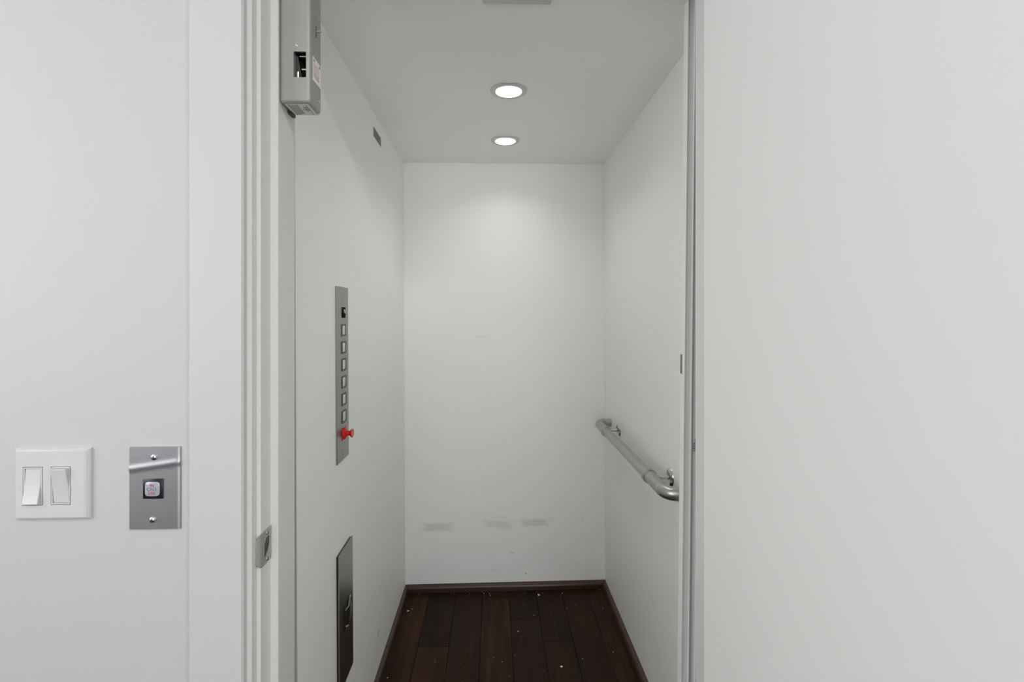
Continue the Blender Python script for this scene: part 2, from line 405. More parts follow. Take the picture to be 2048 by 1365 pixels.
# flat face lying on the rebate, then a lip that curls round the edge towards the hall
prof = [(OPL + 0.0016, 0.9045), (OPL + 0.0016, 0.870)]
for k in range(1, 7):
    a = k / 6 * PI / 2
    prof.append((OPL + 0.0016 - 0.008 * (1 - math.cos(a)) , 0.870 - 0.0085 * math.sin(a)))
outer = prof; inner = [(x - 0.0014, y + (0.0006 if i > 2 else 0)) for i, (x, y) in enumerate(prof)]
mid = (z0 + z1) / 2
def lipz(i, s):
    base = (z1 - z0) / 2
    if i >= 2: base *= 1 - 0.38 * ((i - 1) / 6) ** 2
    return mid + s * base
rows = []
for i in range(len(prof)):
    rows.append([b_.bm.verts.new((outer[i][0], outer[i][1], lipz(i, 1))), b_.bm.verts.new((outer[i][0], outer[i][1], lipz(i, -1))),
                 b_.bm.verts.new((inner[i][0], inner[i][1], lipz(i, -1))), b_.bm.verts.new((inner[i][0], inner[i][1], lipz(i, 1)))])
for i in range(len(rows) - 1):
    for k in range(4): b_.bm.faces.new((rows[i][k], rows[i][(k + 1) % 4], rows[i + 1][(k + 1) % 4], rows[i + 1][k]))
b_.bm.faces.new(rows[0]); b_.bm.faces.new(rows[-1][::-1])
b_.build('plate', 'strike', sp, 35)
hole = [(0.8790, mid - 0.016), (0.8910, mid - 0.008), (0.8965, mid + 0.002), (0.8970, mid + 0.014), (0.8930, mid + 0.0165), (0.8850, mid + 0.013), (0.8795, mid + 0.006)]
MB().prism(hole, 'X', OPL + 0.0010, OPL + 0.0019).build('latch_hole', 'dark', sp)
for s in (-1, 1):
    b_ = MB(); b_.lathe([(0.0, 0.0018), (0.0032, 0.0014), (0.0042, 0.0)], (OPL + 0.0016, 0.8895, mid + s * 0.0225), (1, 0, 0), 14)
    sc = b_.build('screw', 'nickel_bright', sp, 40)
    MB().box(OPL + 0.0032, OPL + 0.0037, 0.8890, 0.8900, mid + s * 0.0225 - 0.0028, mid + s * 0.0225 + 0.0028).build('slot', 'dark', sc)

# light switch ---------------------------------------------------------------
sx0, sx1, sz0, sz1 = -0.7800, -0.6600, Zr(-0.3345), Zr(-0.2185)
sw = thing('light_switch', 'white double rocker light switch on the hall wall', 'light switch', ((sx0 + sx1) / 2, WY, sz0))
b_ = MB()
e = 0.006
F = [(sx0, sz0), (sx1, sz0), (sx1, sz1), (sx0, sz1)]
Fi = [(sx0 + e, sz0 + 0.003), (sx1 - e, sz0 + 0.003), (sx1 - e, sz1 - 0.003), (sx0 + e, sz1 - 0.003)]
A = [b_.bm.verts.new((x, WY, z)) for x, z in F]; B = [b_.bm.verts.new((x, WY - 0.0035, z)) for x, z in F]; Cc = [b_.bm.verts.new((x, WY - 0.0075, z)) for x, z in Fi]
for k in range(4):
    k2 = (k + 1) % 4
    b_.bm.faces.new((A[k], A[k2], B[k2], B[k])); b_.bm.faces.new((B[k], B[k2], Cc[k2], Cc[k]))
b_.bm.faces.new(Cc); b_.bm.faces.new(A[::-1])
bmesh.ops.bevel(b_.bm, geom=[e_ for e_ in b_.bm.edges if max(v.co.y for v in e_.verts) < WY - 0.001], offset=0.0012, segments=3, affect='EDGES')
plate = b_.build('cover_plate', 'plastic', sw, 30)
pads = [(-0.7640, -0.7325), (-0.7200, -0.6885)]
pz0, pz1 = Zr(-0.3105), Zr(-0.2475)
for i, (a, b2) in enumerate(pads):
    cut(plate, MB().box(a, b2, WY - 0.02, WY - 0.004, pz0, pz1))
    fr = MB()
    g = 0.0012
    fr.box(a + g, a + 0.0030, WY - 0.0078, WY - 0.0042, pz0 + g, pz1 - g); fr.box(b2 - 0.0030, b2 - g, WY - 0.0078, WY - 0.0042, pz0 + g, pz1 - g)
    fr.box(a + 0.0030, b2 - 0.0030, WY - 0.0078, WY - 0.0042, pz0 + g, pz0 + 0.0030); fr.box(a + 0.0030, b2 - 0.0030, WY - 0.0078, WY - 0.0042, pz1 - 0.0030, pz1 - g)
    rk = fr.build('rocker_frame', 'plastic', sw)
    ym = WY - 0.0082; hi_, lo_ = WY - 0.0140, WY - 0.0066
    top, bot = (lo_, hi_) if i == 0 else (hi_, lo_)
    z0_, z1_ = pz0 + 0.0034, pz1 - 0.0034; zm = (z0_ + z1_) / 2
    pts = [(WY - 0.0042, z0_), (WY - 0.0042, z1_), (top, z1_), (ym, zm), (bot, z0_)]
    r_ = MB(); r_.prism(pts, 'X', a + 0.0034, b2 - 0.0034)
    bmesh.ops.bevel(r_.bm, geom=[e_ for e_ in r_.bm.edges if max(v.co.y for v in e_.verts) < WY - 0.005 and not all(abs(v.co.z - zm) < 1e-4 for v in e_.verts)], offset=0.0008, segments=2, affect='EDGES')
    r_.build('rocker', 'plastic2', sw, 30)

# call station ---------------------------------------------------------------
cx0, cx1, cz0, cz1 = -0.5985, -0.5165, Zr(-0.3540), Zr(-0.2185)
cs = thing('call_station', 'brushed steel lift call plate with one illuminated square button', 'call button', ((cx0 + cx1) / 2, WY, cz0))
b_ = MB()
NX, NZ = 24, 90                                # sheet with a shallow slanted crease in its upper third
def sheet_y(u, v):
    x = cx0 + (cx1 - cx0) * u; z = cz0 + (cz1 - cz0) * v
    d = (v - (0.775 + 0.085 * (u - 0.5)))
    y = WY - 0.0030 - 0.0011 * math.exp(-(d / 0.036) ** 2)
    if u > 0.965: y += 0.0022 * ((u - 0.965) / 0.035) ** 1.5
    return (x, y, z)
g = [[b_.bm.verts.new(sheet_y(i / NX if i < NX - 1 else (0.97 if i == NX - 1 else 1.0), j / NZ)) for i in range(NX + 1)] for j in range(NZ + 1)]
for j in range(NZ):
    for i in range(NX): b_.bm.faces.new((g[j][i], g[j][i + 1], g[j + 1][i + 1], g[j + 1][i]))
bd = [e_ for e_ in b_.bm.edges if e_.is_boundary]
ex = bmesh.ops.extrude_edge_only(b_.bm, edges=bd)
for v in [v for v in ex['geom'] if isinstance(v, bmesh.types.BMVert)]: v.co.y = WY
b_.build('face_plate', 'steel_call', cs, 45)
bx, bz = (-0.5760, -0.5440), (Zr(-0.3035), Zr(-0.2705))
bez = MB().box(bx[0], bx[1], WY - 0.0052, WY - 0.0025, bz[0], bz[1], 0.0012).build('bezel', 'black', cs, 40)
bc = ((bx[0] + bx[1]) / 2, (bz[0] + bz[1]) / 2)
b_ = MB()
nseg = 32; rings = []
for rr, yy in ((0.0118, -0.0048), (0.0118, -0.0056), (0.0108, -0.0062), (0.0060, -0.0066), (0.0, -0.0067)):
    ring = []
    if rr == 0: rings.append([b_.bm.verts.new((bc[0], WY + yy, bc[1]))]); continue
    for k in range(nseg):
        a = 2 * PI * k / nseg; n_ = 5.0
        ca, sa = math.cos(a), math.sin(a)
        ring.append(b_.bm.verts.new((bc[0] + rr * 1.0 * math.copysign(abs(ca) ** (2 / n_), ca), WY + yy, bc[1] + rr * math.copysign(abs(sa) ** (2 / n_), sa))))
    rings.append(ring)
for qn in range(len(rings) - 1):
    A, B = rings[qn], rings[qn + 1]
    for k in range(nseg):
        k2 = (k + 1) % nseg
        if len(B) == 1: b_.bm.faces.new((A[k], A[k2], B[0]))
        else: b_.bm.faces.new((A[k], A[k2], B[k2], B[k]))
btn = b_.build('button', 'lens_btn', cs, 40)
for body, dz, mm, sz in (('IN', 0.0058, 'red_dim', 0.0070), ('CALL', -0.0002, 'print_grey', 0.0072), ('USE', -0.0066, 'red_dim', 0.0072)):
    text_mesh(body, sz, (bc[0], WY - 0.0069, bc[1] + dz), (PI / 2, 0, 0), mm, cs, 'lettering')
for x, z in ((-0.5590, Zr(-0.2352)), (-0.5615, Zr(-0.3385))):
    s_ = MB(); s_.lathe([(0.0052, 0.0), (0.0050, 0.0012), (0.0036, 0.0024), (0.0, 0.0030)], (x, WY - 0.0030, z), (0, -1, 0), 20)
    s_ = s_.build('screw', 'chrome', cs, 50)
    c_ = MB(); c_.box(x - 0.0022, x + 0.0022, WY - 0.0063, WY - 0.0058, z - 0.0005, z + 0.0005); c_.box(x - 0.0005, x + 0.0005, WY - 0.0064, WY - 0.0058, z - 0.0022, z + 0.0022)
    c_.build('cross_slot', 'print', s_)

# interlock on the jamb ------------------------------------------------------
ix0, ix1, iy0, iy1, iz0, iz1 = JL + 0.0004, -0.3265, 0.9085, 0.9670, Zr(0.3795), 2.03
il = thing('door_interlock', 'grey metal door interlock box high on the left jamb', 'door lock', ((ix0 + ix1) / 2, (iy0 + iy1) / 2, iz0))
b_ = MB(); b_.box(ix0, ix1, iy0, iy1, iz0, iz1, 0.0075, 8)
hs = b_.build('housing', 'steel_lock', il)
hx0, hx1, hz0, hz1 = -0.3565, -0.3345, Zr(0.4255), Zr(0.4715)
cut(hs, MB().box(hx0, hx1, iy0 - 0.01, iy1 - 0.004, hz0, hz1, 0.0012, 2))
mb = MB()
mb.box(hx0 - 0.0, hx1, iy1 - 0.0055, iy1 - 0.004, hz0, hz1)
mb.box(hx1 - 0.0008, hx1, iy0 + 0.0025, iy1 - 0.005, hz0, hz1); mb.box(hx0, hx1, iy0 + 0.0025, iy1 - 0.005, hz1 - 0.0008, hz1)
mb.build('lining', 'black', il)  # black sheets added inside, the cavity's shade put into colour
mb = MB(); mb.prism([(hx0 + 0.0002, hz0 + 0.001), (hx0 + 0.012, hz0 + 0.001), (hx0 + 0.008, hz0 + 0.018), (hx0 + 0.004, hz1 - 0.004), (hx0 + 0.0002, hz1 - 0.002)], 'Y', iy0 + 0.010, iy0 + 0.020)
mb.build('latch_arm', 'dark', il)
MB().box(hx0 + 0.011, hx1 - 0.0002, iy0 + 0.008, iy0 + 0.014, hz0 + 0.0165, hz0 + 0.0195, 0.0006).build('bar', 'nickel', il)
MB().box(hx0 + 0.007, hx1 - 0.0002, iy0 + 0.008, iy0 + 0.014, hz1 - 0.0058, hz1 - 0.0034, 0.0006).build('bar', 'nickel', il)
MB().tube([(hx0 + 0.0055, iy0 + 0.007, hz0 + 0.0003), (hx0 + 0.0055, iy0 + 0.007, hz0 + 0.0118)], 0.0032, 14).build('roller', 'nickel_bright', il, 40)
mb = MB(); mb.box(hx0 + 0.003, hx0 + 0.0078, iy0 - 0.0004, iy0 + 0.0002, hz1 + 0.010, hz1 + 0.0118)
sc = mb.build('paint_nick', 'chip', il)
sc.data.transform(Matrix.Translation((hx0 + 0.0054, 0, hz1 + 0.0109)) @ Matrix.Rotation(math.radians(38), 4, 'Y') @ Matrix.Translation((-hx0 - 0.0054, 0, -hz1 - 0.0109)))
# warning label on the side, with rows of print
lz0, lz1, ly0, ly1 = Zr(0.4270), Zr(0.4700), 0.9190, 0.9610
lb = MB().box(ix1, ix1 + 0.0003, ly0, ly1, lz0, lz1).build('label', 'paper', il)
mb = MB(); mb2 = MB()
for k in range(9):
    zz = lz1 - 0.0115 - k * 0.0030
    w = random.uniform(0.72, 1.0)
    (mb2 if k < 6 else mb).box(ix1 + 0.0003, ix1 + 0.0005, ly0 + 0.003, ly0 + 0.003 + (ly1 - ly0 - 0.006) * w, zz, zz + 0.0011)
mb.box(ix1 + 0.0003, ix1 + 0.0005, ly0 + 0.004, ly0 + 0.010, lz1 - 0.0075, lz1 - 0.0035); mb.box(ix1 + 0.0003, ix1 + 0.0005, ly1 - 0.010, ly1 - 0.004, lz1 - 0.0075, lz1 - 0.0035)
tag(mb.build('dark_print', 'print_grey', lb), kind='stuff'); tag(mb2.build('red_print', 'red_pale', lb), kind='stuff')
# label under the box
ub = MB().box(ix0 + 0.008, ix1 - 0.006, iy0 + 0.006, iy1 - 0.004, iz0 - 0.0003, iz0).build('label', 'paper', il)
mb = MB()
yc = (iy0 + iy1) / 2
for k in range(7):
    xx = ix0 + 0.012 + k * 0.0026
    a, b2 = random.uniform(0.006, 0.010), random.uniform(0.005, 0.011)
    mb.box(xx, xx + 0.0010, iy0 + a, iy1 - b2, iz0 - 0.0005, iz0 - 0.0003)
mb.box(ix1 - 0.0125, ix1 - 0.0117, iy0 + 0.008, iy1 - 0.007, iz0 - 0.0005, iz0 - 0.0003)
ccx = ix0 + 0.0385
mb.lathe([(0.0058, 0), (0.0070, 0), (0.0070, 0.0002), (0.0058, 0.0002)], (ccx, yc, iz0 - 0.0005), (0, 0, 1), 4, close=True)
mb.box(ccx - 0.003, ccx + 0.003, yc - 0.0005, yc + 0.0005, iz0 - 0.0005, iz0 - 0.0003); mb.box(ccx - 0.0005, ccx + 0.0005, yc - 0.003, yc + 0.003, iz0 - 0.0005, iz0 - 0.0003)
mb.box(ccx - 0.0035, ccx + 0.0035, yc - 0.011, yc - 0.009, iz0 - 0.0005, iz0 - 0.0003)
tag(mb.build('dark_print', 'print', ub), kind='stuff')
MB().box(ix0 + 0.0002, ix0 + 0.006, iy1 - 0.020, iy1 + 0.002, iz0 - 0.004, iz0 + 0.004).build('mounting_plate', 'dark', il)
MB().lathe([(0.0030, 0.0), (0.0028, 0.0022), (0.0, 0.0030)], (ix1, 0.9455, Zr(0.3980)), (1, 0, 0), 14).build('screw', 'chrome', il, 40)
MB().box(ix1 - 0.0002, ix1 + 0.0003, 0.9345, 0.9385, Zr(0.512), Zr(0.533)).build('slot', 'black', il)
MB().tube([(ix1 - 0.008, 0.9365, Zr(0.5230)), (ix1 + 0.009, 0.9365, Zr(0.5235))], 0.0019, 10).build('pin', 'strike', il, 40)
MB().lathe([(0.0026, 0), (0.0040, 0), (0.0040, 0.0008), (0.0026, 0.0008)], (ix1, 0.9337, Zr(0.5450)), (1, 0, 0), 18, close=True).build('rivet', 'nickel_bright', il, 40)

# ------------------------------------------------------------------ the lift car
XL, XR, Y0, Y1, CZ = -0.425, 0.542, 1.099, 2.42, 2.063
def cabs(o): CAB.append(o); return o
back_marks = [(-0.272, Zr(-1.023), 0.090, 0.026, 0, 0.20, 0.7), (0.030, Zr(-1.015), 0.095, 0.025, 0.0, 0.13, 0.7), (0.065, Zr(-1.02), 0.035, 0.026, 0, 0.12, 0.8),
              (0.205, Zr(-1.010), 0.090, 0.026, 0, 0.19, 0.7), (-0.05, Zr(-0.105), 0.035, 0.004, 0, 0.10, 0.6),
              (0.09, Zr(-1.155), 0.010, 0.004, 0, 0.25, 0.6), (0.155, Zr(-1.256), 0.006, 0.004, 0, 0.6, 0.6), (0.43, Zr(-1.0), 0.003, 0.014, 0, 0.14, 0.6),
              (0.37, Zr(-1.22), 0.06, 0.003, 0.2, 0.10, 0.6), (0.03, Zr(-0.98), 0.05, 0.012, 0, 0.06, 0.8), (0.0, Zr(-1.235), 0.03, 0.012, 0, 0.06, 0.9)]
left_marks = [(1.855, Zr(-1.168), 0.020, 0.0045, 0.5, 0.7, 0.6), (1.70, Zr(-1.15), 0.10, 0.0030, 0.8, 0.18, 0.6), (1.80, Zr(-1.22), 0.13, 0.0025, 0.55, 0.18, 0.6),
              (1.88, Zr(-1.02), 0.12, 0.0030, 0.45, 0.10, 0.7), (2.05, Zr(-1.1), 0.10, 0.05, 0, 0.04, 0.9)]
M['wall_back'] = marked_wall('cab_back_paint', (0.915, 0.915, 0.90), back_marks, 'X')
M['wall_left'] = marked_wall('cab_left_paint', (0.915, 0.915, 0.90), left_marks, 'Y')
M['wall_right'] = marked_wall('cab_right_paint', (0.915, 0.915, 0.90), [(1.7, 0.35, 0.05, 0.004, 0.3, 0.08, 0.7)], 'Y')
cabs(struct(MB().box(XL - 0.018, XR + 0.018, Y1, Y1 + 0.018, -0.02, CZ + 0.06).build('wall_back', 'wall_back'), 'white back wall of the lift car with grey scuff marks', 'wall'))
cabs(struct(MB().box(XL - 0.018, XL, Y0, Y1, -0.02, CZ + 0.06).build('wall_left', 'wall_left'), 'white lift car wall carrying the operating panel', 'wall'))
cabs(struct(MB().box(XR, XR + 0.018, Y0, Y1, -0.02, CZ + 0.06).build('wall_right', 'wall_right'), 'white lift car wall carrying the handrail', 'wall'))
cabs(struct(MB().box(XL - 0.018, XL - 0.0003, Y0 - 0.003, Y0 - 0.0002, -0.02, CZ + 0.06).build('trim_7', 'grey_edge'), 'narrow grey edge strip at the front of the panel-side car wall', 'trim'))

# ceiling with two round openings
DL = [(0.0565, 2.100), (0.0560, 1.632)]
RH = 0.0445
def holed_ceiling():
    b = MB(); th = 0.05
    hs_ = 0.07
    ys = sorted(DL, key=lambda p: p[1])
    for z in (CZ, CZ + th):
        def rect(x0, x1, y0, y1): b.poly([(x0, y0, z), (x1, y0, z), (x1, y1, z), (x0, y1, z)])
        cx = 0.0562
        rect(XL, cx - hs_, Y0, Y1); rect(cx + hs_, XR, Y0, Y1)
        yprev = Y0
        for px, py in ys:
            rect(cx - hs_, cx + hs_, yprev, py - hs_); yprev = py + hs_
            n = 40
            for k in range(n):
                P = []
                for a in (2 * PI * k / n, 2 * PI * (k + 1) / n):
                    ca, sa = math.cos(a), math.sin(a); m_ = max(abs(ca), abs(sa))
                    P.append(((px + RH * ca, py + RH * sa, z), (cx + hs_ * ca / m_, py + hs_ * sa / m_, z)))
                b.poly([P[0][0], P[0][1], P[1][1], P[1][0]])
        rect(cx - hs_, cx + hs_, yprev, Y1)
    for px, py in ys:
        n = 40
        for k in range(n):
            a, a2 = 2 * PI * k / n, 2 * PI * (k + 1) / n
            b.poly([(px + RH * math.cos(a), py + RH * math.sin(a), CZ), (px + RH * math.cos(a2), py + RH * math.sin(a2), CZ), (px + RH * math.cos(a2), py + RH * math.sin(a2), CZ + th), (px + RH * math.cos(a), py + RH * math.sin(a), CZ + th)])
    b.poly([(XL, Y0, CZ), (XR, Y0, CZ), (XR, Y0, CZ + th), (XL, Y0, CZ + th)])
    bmesh.ops.remove_doubles(b.bm, verts=b.bm.verts, dist=1e-5)
    return b
cabs(struct(holed_ceiling().build('ceiling', 'cab_ceil'), 'white ceiling of the lift car with two downlights', 'ceiling'))
for i, (px, py) in enumerate(DL):
    t = cabs(thing('downlight', ['round recessed downlight nearer the back wall of the lift', 'round recessed downlight nearer the lift door'][i], 'downlight', (px, py, CZ), 'downlights in the lift car ceiling'))
    MB().lathe([(0.0435, 0.004), (0.0425, -0.0040), (0.0430, -0.0048), (0.0560, -0.0044), (0.0598, -0.0022), (0.0602, 0.0), (0.050, 0.0002)], (px, py, CZ), (0, 0, 1), 48).build('trim_ring', 'ring' if i == 0 else 'ring', t, 40)
    MB().lathe([(0.0434, 0.000), (0.0432, 0.012), (0.0415, 0.030), (0.0400, 0.046)], (px, py, CZ), (0, 0, 1), 48).build('reflector', 'can', t, 40)
    MB().lathe([(0.0, 0.0325), (0.020, 0.0330), (0.034, 0.0350), (0.0398, 0.0390), (0.0398, 0.043), (0.0, 0.043)], (px, py, CZ), (0, 0, 1), 48).build('lens', 'lens', t, 40)
    lo = area_light('downlight_bulb', (px, py, CZ + 0.025), (0, 0, 0), CAB_POWER, 'DISK', 0.050, color=(1.0, 0.985, 0.95))
    lo.parent = t; lo.location = (0, 0, 0.025)
# shallow plate on the ceiling over the entrance
t = cabs(thing('ceiling_plate', 'flat grey plate on the lift ceiling just above the entrance', 'plate', (0.061, 1.145, CZ - 0.006)))
MB().box(-0.019, 0.141, 1.105, 1.169, CZ - 0.006, CZ, 0.002).build('cover', 'grey_edge', t, 40)
for x in (-0.005, 0.127): MB().lathe([(0.003, 0), (0.0025, 0.001), (0, 0.0014)], (x, 1.146, CZ - 0.006), (0, 0, -1), 12).build('screw', 'nickel', t, 40)

# floor: planks laid front to back, shoe moulding round the edge
fl = cabs(thing('floor', 'dark brown hardwood plank floor of the lift car', 'floor', ((XL + XR) / 2, (Y0 + Y1) / 2, 0))); fl['kind'] = 'structure'
MB().box(XL, XR, Y0 - 0.02, Y1, -0.03, -0.0125).build('subfloor', 'subfloor', fl)
xs = [XL, -0.3060, -0.1815, -0.0557, 0.0702, 0.1990, 0.3215, 0.4450, XR]
cuts = [[1.55], [1.32, 2.0151], [1.70], [1.45, 2.3379], [1.28, 2.1828], [2.0241], [1.36], [1.60, 2.1851]]
for i in range(8):
    ys = [Y0 - 0.02] + cuts[i] + [Y1]
    for j in range(len(ys) - 1):
        g_ = 0.0005
        dz = random.uniform(-0.0004, 0.0)
        b_ = MB(); b_.box(xs[i] + g_, xs[i + 1] - g_, ys[j] + g_, ys[j + 1] - g_, -0.012, dz, 0.0012, 1)
        b_.build('plank', 'wood', fl)
def shoe(p0, p1, inward, name, label):
    # quarter-round-like moulding: 34 mm high, 17 mm deep, with mitred ends hidden in the corners
    P0, P1, I = Vector(p0), Vector(p1), Vector(inward)
    prof = [(0.0, 0.0), (0.017, 0.0), (0.017, 0.016), (0.0155, 0.023), (0.0115, 0.030), (0.005, 0.0345), (0.0, 0.0350)]
    b = MB(); d = (P1 - P0).normalized()
    A = [b.bm.verts.new(P0 + I * u + d * u + Vector((0, 0, z))) for u, z in prof]; B = [b.bm.verts.new(P1 + I * u - d * u + Vector((0, 0, z))) for u, z in prof]
    n = len(prof)
    for k in range(n): b.bm.faces.new((A[k], A[(k + 1) % n], B[(k + 1) % n], B[k]))
    b.bm.faces.new(A[::-1]); b.bm.faces.new(B)
    return cabs(struct(b.build(name, 'wood_trim', None, 45), label, 'baseboard'))
shoe((XL, Y1, 0.0004), (XR, Y1, 0.0004), (0, -1, 0), 'baseboard_back', 'dark wooden shoe moulding along the back of the lift floor')
shoe((XL, Y0, 0.0004), (XL, Y1, 0.0004), (1, 0, 0), 'baseboard_left', 'dark wooden shoe moulding under the operating panel wall')
shoe((XR, Y0, 0.0004), (XR, Y1, 0.0004), (-1, 0, 0), 'baseboard_right', 'dark wooden shoe moulding under the handrail wall')

# car operating panel ---------------------------------------------------------
def wall_box(b, y0, y1, z0, z1, d0, d1, bev=0.0, seg=2): return b.box(XL + d0, XL + d1, y0, y1, z0, z1, bev, seg)
py0, py1, pz0_, pz1_ = 1.369, 1.478, Zr(-0.4060), Zr(0.0805)
cp = cabs(thing('operating_panel', 'tall narrow steel lift control panel with six white buttons', 'control panel', (XL, (py0 + py1) / 2, pz0_)))
wall_box(MB(), py0, py1, pz0_, pz1_, 0.0, 0.0035, 0.0008, 1).build('face_plate', 'steel_panel', cp, 40)
yc = 1.4320
for k in range(6):
    zc = Zr(-0.0411 - k * 0.0488)
    f = MB()
    for a, b2, c_, d_ in ((-0.019, -0.015, -0.0172, 0.0172), (0.015, 0.019, -0.0172, 0.0172), (-0.015, 0.015, -0.0172, -0.0132), (-0.015, 0.015, 0.0132, 0.0172)):
        wall_box(f, yc + a, yc + b2, zc + c_, zc + d_, 0.0034, 0.0055)
    bz_ = f.build('bezel', 'bezel', cp)
    wall_box(MB(), yc - 0.0146, yc + 0.0146, zc - 0.0128, zc + 0.0128, 0.0034, 0.0050, 0.0012, 2).build('button', 'btn', cp, 40)
zc = Zr(0.0085)
f = MB(); wall_box(f, yc - 0.017, yc + 0.017, zc - 0.0150, zc + 0.0150, 0.0034, 0.0042); sw_ = f.build('switch_well', 'matte_black', cp)
MB().prism([(XL + 0.0041, zc + 0.010), (XL + 0.0041, zc + 0.0005), (XL + 0.0075, zc - 0.0035), (XL + 0.0080, zc - 0.0010)], 'Y', yc - 0.001, yc + 0.009).build('toggle', 'nickel', cp)
MB().tube([(XL + 0.006, yc + 0.004, zc - 0.002), (XL + 0.0150, yc + 0.004, zc - 0.0050)], [0.0026, 0.0018], 12).build('toggle_tip', 'nickel_bright', cp, 40)
zc = Zr(-0.3331)
kp = wall_box(MB(), yc - 0.019, yc + 0.019, zc - 0.018, zc + 0.018, 0.0034, 0.0048, 0.0006, 1).build('red_plate', 'red', cp)
MB().lathe([(0.0165, 0.0046), (0.0160, 0.0085), (0.0125, 0.0110), (0.0075, 0.0130), (0.0066, 0.0175), (0.0076, 0.0210), (0.0112, 0.0240), (0.0126, 0.0265), (0.0120, 0.0280), (0.0060, 0.0274), (0, 0.0270)], (XL, yc, zc), (1, 0, 0), 28).build('pull_knob', 'red', cp, 40)
for zc in (Zr(0.0496), Zr(-0.3827)):
    sc = MB().lathe([(0.0042, 0.0035), (0.0040, 0.0045), (0, 0.0052)], (XL, yc, zc), (1, 0, 0), 14).build('screw', 'nickel', cp, 40)

# emergency phone cabinet ------------------------------------------------------
fy0, fy1, fz0, fz1 = 1.367, 1.498, Zr(-1.0290), Zr(-0.6520)
ph = cabs(thing('phone_cabinet', 'dark steel cabinet door with a latch low on the lift wall', 'cabinet', (XL, (fy0 + fy1) / 2, fz0)))
wall_box(MB(), fy0 + 0.002, fy1 - 0.002, fz0 + 0.002, fz1 - 0.002, 0.0, 0.0030).build('frame', 'black', ph)
wall_box(MB(), fy0, fy1, fz0, fz1, 0.0048, 0.0078, 0.0006, 1).build('door', 'steel_phone', ph, 40)
lc = (1.432, Zr(-0.846))
wall_box(MB(), lc[0] - 0.028, lc[0] + 0.020, lc[1] - 0.034, lc[1] + 0.040, 0.0077, 0.0092, 0.0005, 1).build('latch_plate', 'black', ph)
MB().tube([(XL + 0.009, lc[0] - 0.018, lc[1] + 0.020), (XL + 0.014, lc[0] + 0.002, lc[1] + 0.022), (XL + 0.012, lc[0] + 0.014, lc[1] + 0.034), (XL + 0.011, lc[0] + 0.026, lc[1] + 0.040)], 0.0026, 10).build('latch_arm', 'latch', ph, 40)
MB().tube([(XL + 0.010, lc[0] + 0.024, lc[1] + 0.032), (XL + 0.0135, lc[0] + 0.024, lc[1] + 0.018), (XL + 0.0135, lc[0] + 0.023, lc[1] - 0.012), (XL + 0.010, lc[0] + 0.022, lc[1] - 0.028)], [0.0022, 0.0032, 0.0036, 0.0022], 10).build('latch_pull', 'latch', ph, 40)
MB().tube([(XL + 0.009, lc[0] - 0.012, lc[1] - 0.028), (XL + 0.016, lc[0] - 0.008, lc[1] - 0.026)], 0.0030, 10).build('latch_pin', 'latch', ph, 40)
MB().lathe([(0.0055, 0.0078), (0.0050, 0.0095), (0.0, 0.0100)], (XL, lc[0] + 0.004, lc[1] - 0.046), (1, 0, 0), 16).build('key_cylinder', 'black', ph, 40)

# capacity tag -----------------------------------------------------------------
ty0, ty1, tz0, tz1 = 1.814, 1.932, Zr(0.6455), Zr(0.6790)
tg = cabs(thing('capacity_tag', 'small grey metal rating tag high on the lift wall', 'tag', (XL, (ty0 + ty1) / 2, tz0)))
wall_box(MB(), ty0, ty1, tz0, tz1, 0.0, 0.0012).build('tag_plate', 'tag', tg)
mb = MB()
for k, (a, b2) in enumerate(((0.010, 0.100), (0.020, 0.092), (0.018, 0.080), (0.006, 0.108))):
    wall_box(mb, ty0 + a, ty0 + b2, tz1 - 0.009 - k * 0.0066, tz1 - 0.0062 - k * 0.0066, 0.0012, 0.0014)
tag(mb.build('engraving', 'print', tg), kind='stuff')

# handrail ---------------------------------------------------------------------
RX, RZ, RR = 0.482, Zr(-0.5005), 0.0185
hr = cabs(thing('handrail', 'satin nickel pipe handrail on the lift wall', 'handrail', (XR, 1.83, RZ)))
MB().tube([(RX, 1.522, RZ), (RX, 2.112, RZ)], RR, 28).build('rail', 'nickel', hr, 40)
def elbow(ys, sgn, yb):
    # from the rail end round to the wall; ys start of the fitting, yb where the stub meets the wall
    R = 0.042; pts = [(RX, ys, RZ)]
    for k in range(0, 11):
        a = k / 10 * PI / 2
        pts.append((RX + R * (1 - math.cos(a)), yb - sgn * R + sgn * R * math.sin(a), RZ))
    pts.append((XR - 0.0008, yb, RZ))
    return pts
MB().tube(elbow(2.110, 1, 2.290), RR + 0.0008, 28).build('elbow', 'nickel', hr, 40)
MB().tube(elbow(1.526, -1, 1.366), RR + 0.0008, 28).build('elbow', 'nickel', hr, 40)
for y0_, y1_ in ((2.108, 2.128), (1.520, 1.548)):
    MB().lathe([(RR + 0.0002, 0), (RR + 0.0038, 0), (RR + 0.0042, 0.002), (RR + 0.0042, y1_ - y0_ - 0.002), (RR + 0.0036, y1_ - y0_), (RR + 0.0002, y1_ - y0_)], (RX, y0_, RZ), (0, 1, 0), 28, close=True).build('collar', 'nickel', hr, 40)
for yy in (1.447, 1.405):
    MB().lathe([(RR + 0.0002, 0), (RR + 0.0014, 0), (RR + 0.0014, 0.0022), (RR + 0.0002, 0.0022)], (RX + (0.0 if yy > 1.41 else 0.0003), yy, RZ), (0, 1, 0), 28, close=True).build('seam', 'nickel_bright', hr, 40)
for sx in (0.0,):
    MB().lathe([(RR + 0.0002, 0), (RR + 0.0016, 0.0006), (RR + 0.0016, 0.009), (RR + 0.0002, 0.0096)], (XR - 0.018, 1.366, RZ), (1, 0, 0), 28, close=True).build('seam', 'nickel_bright', hr, 40)
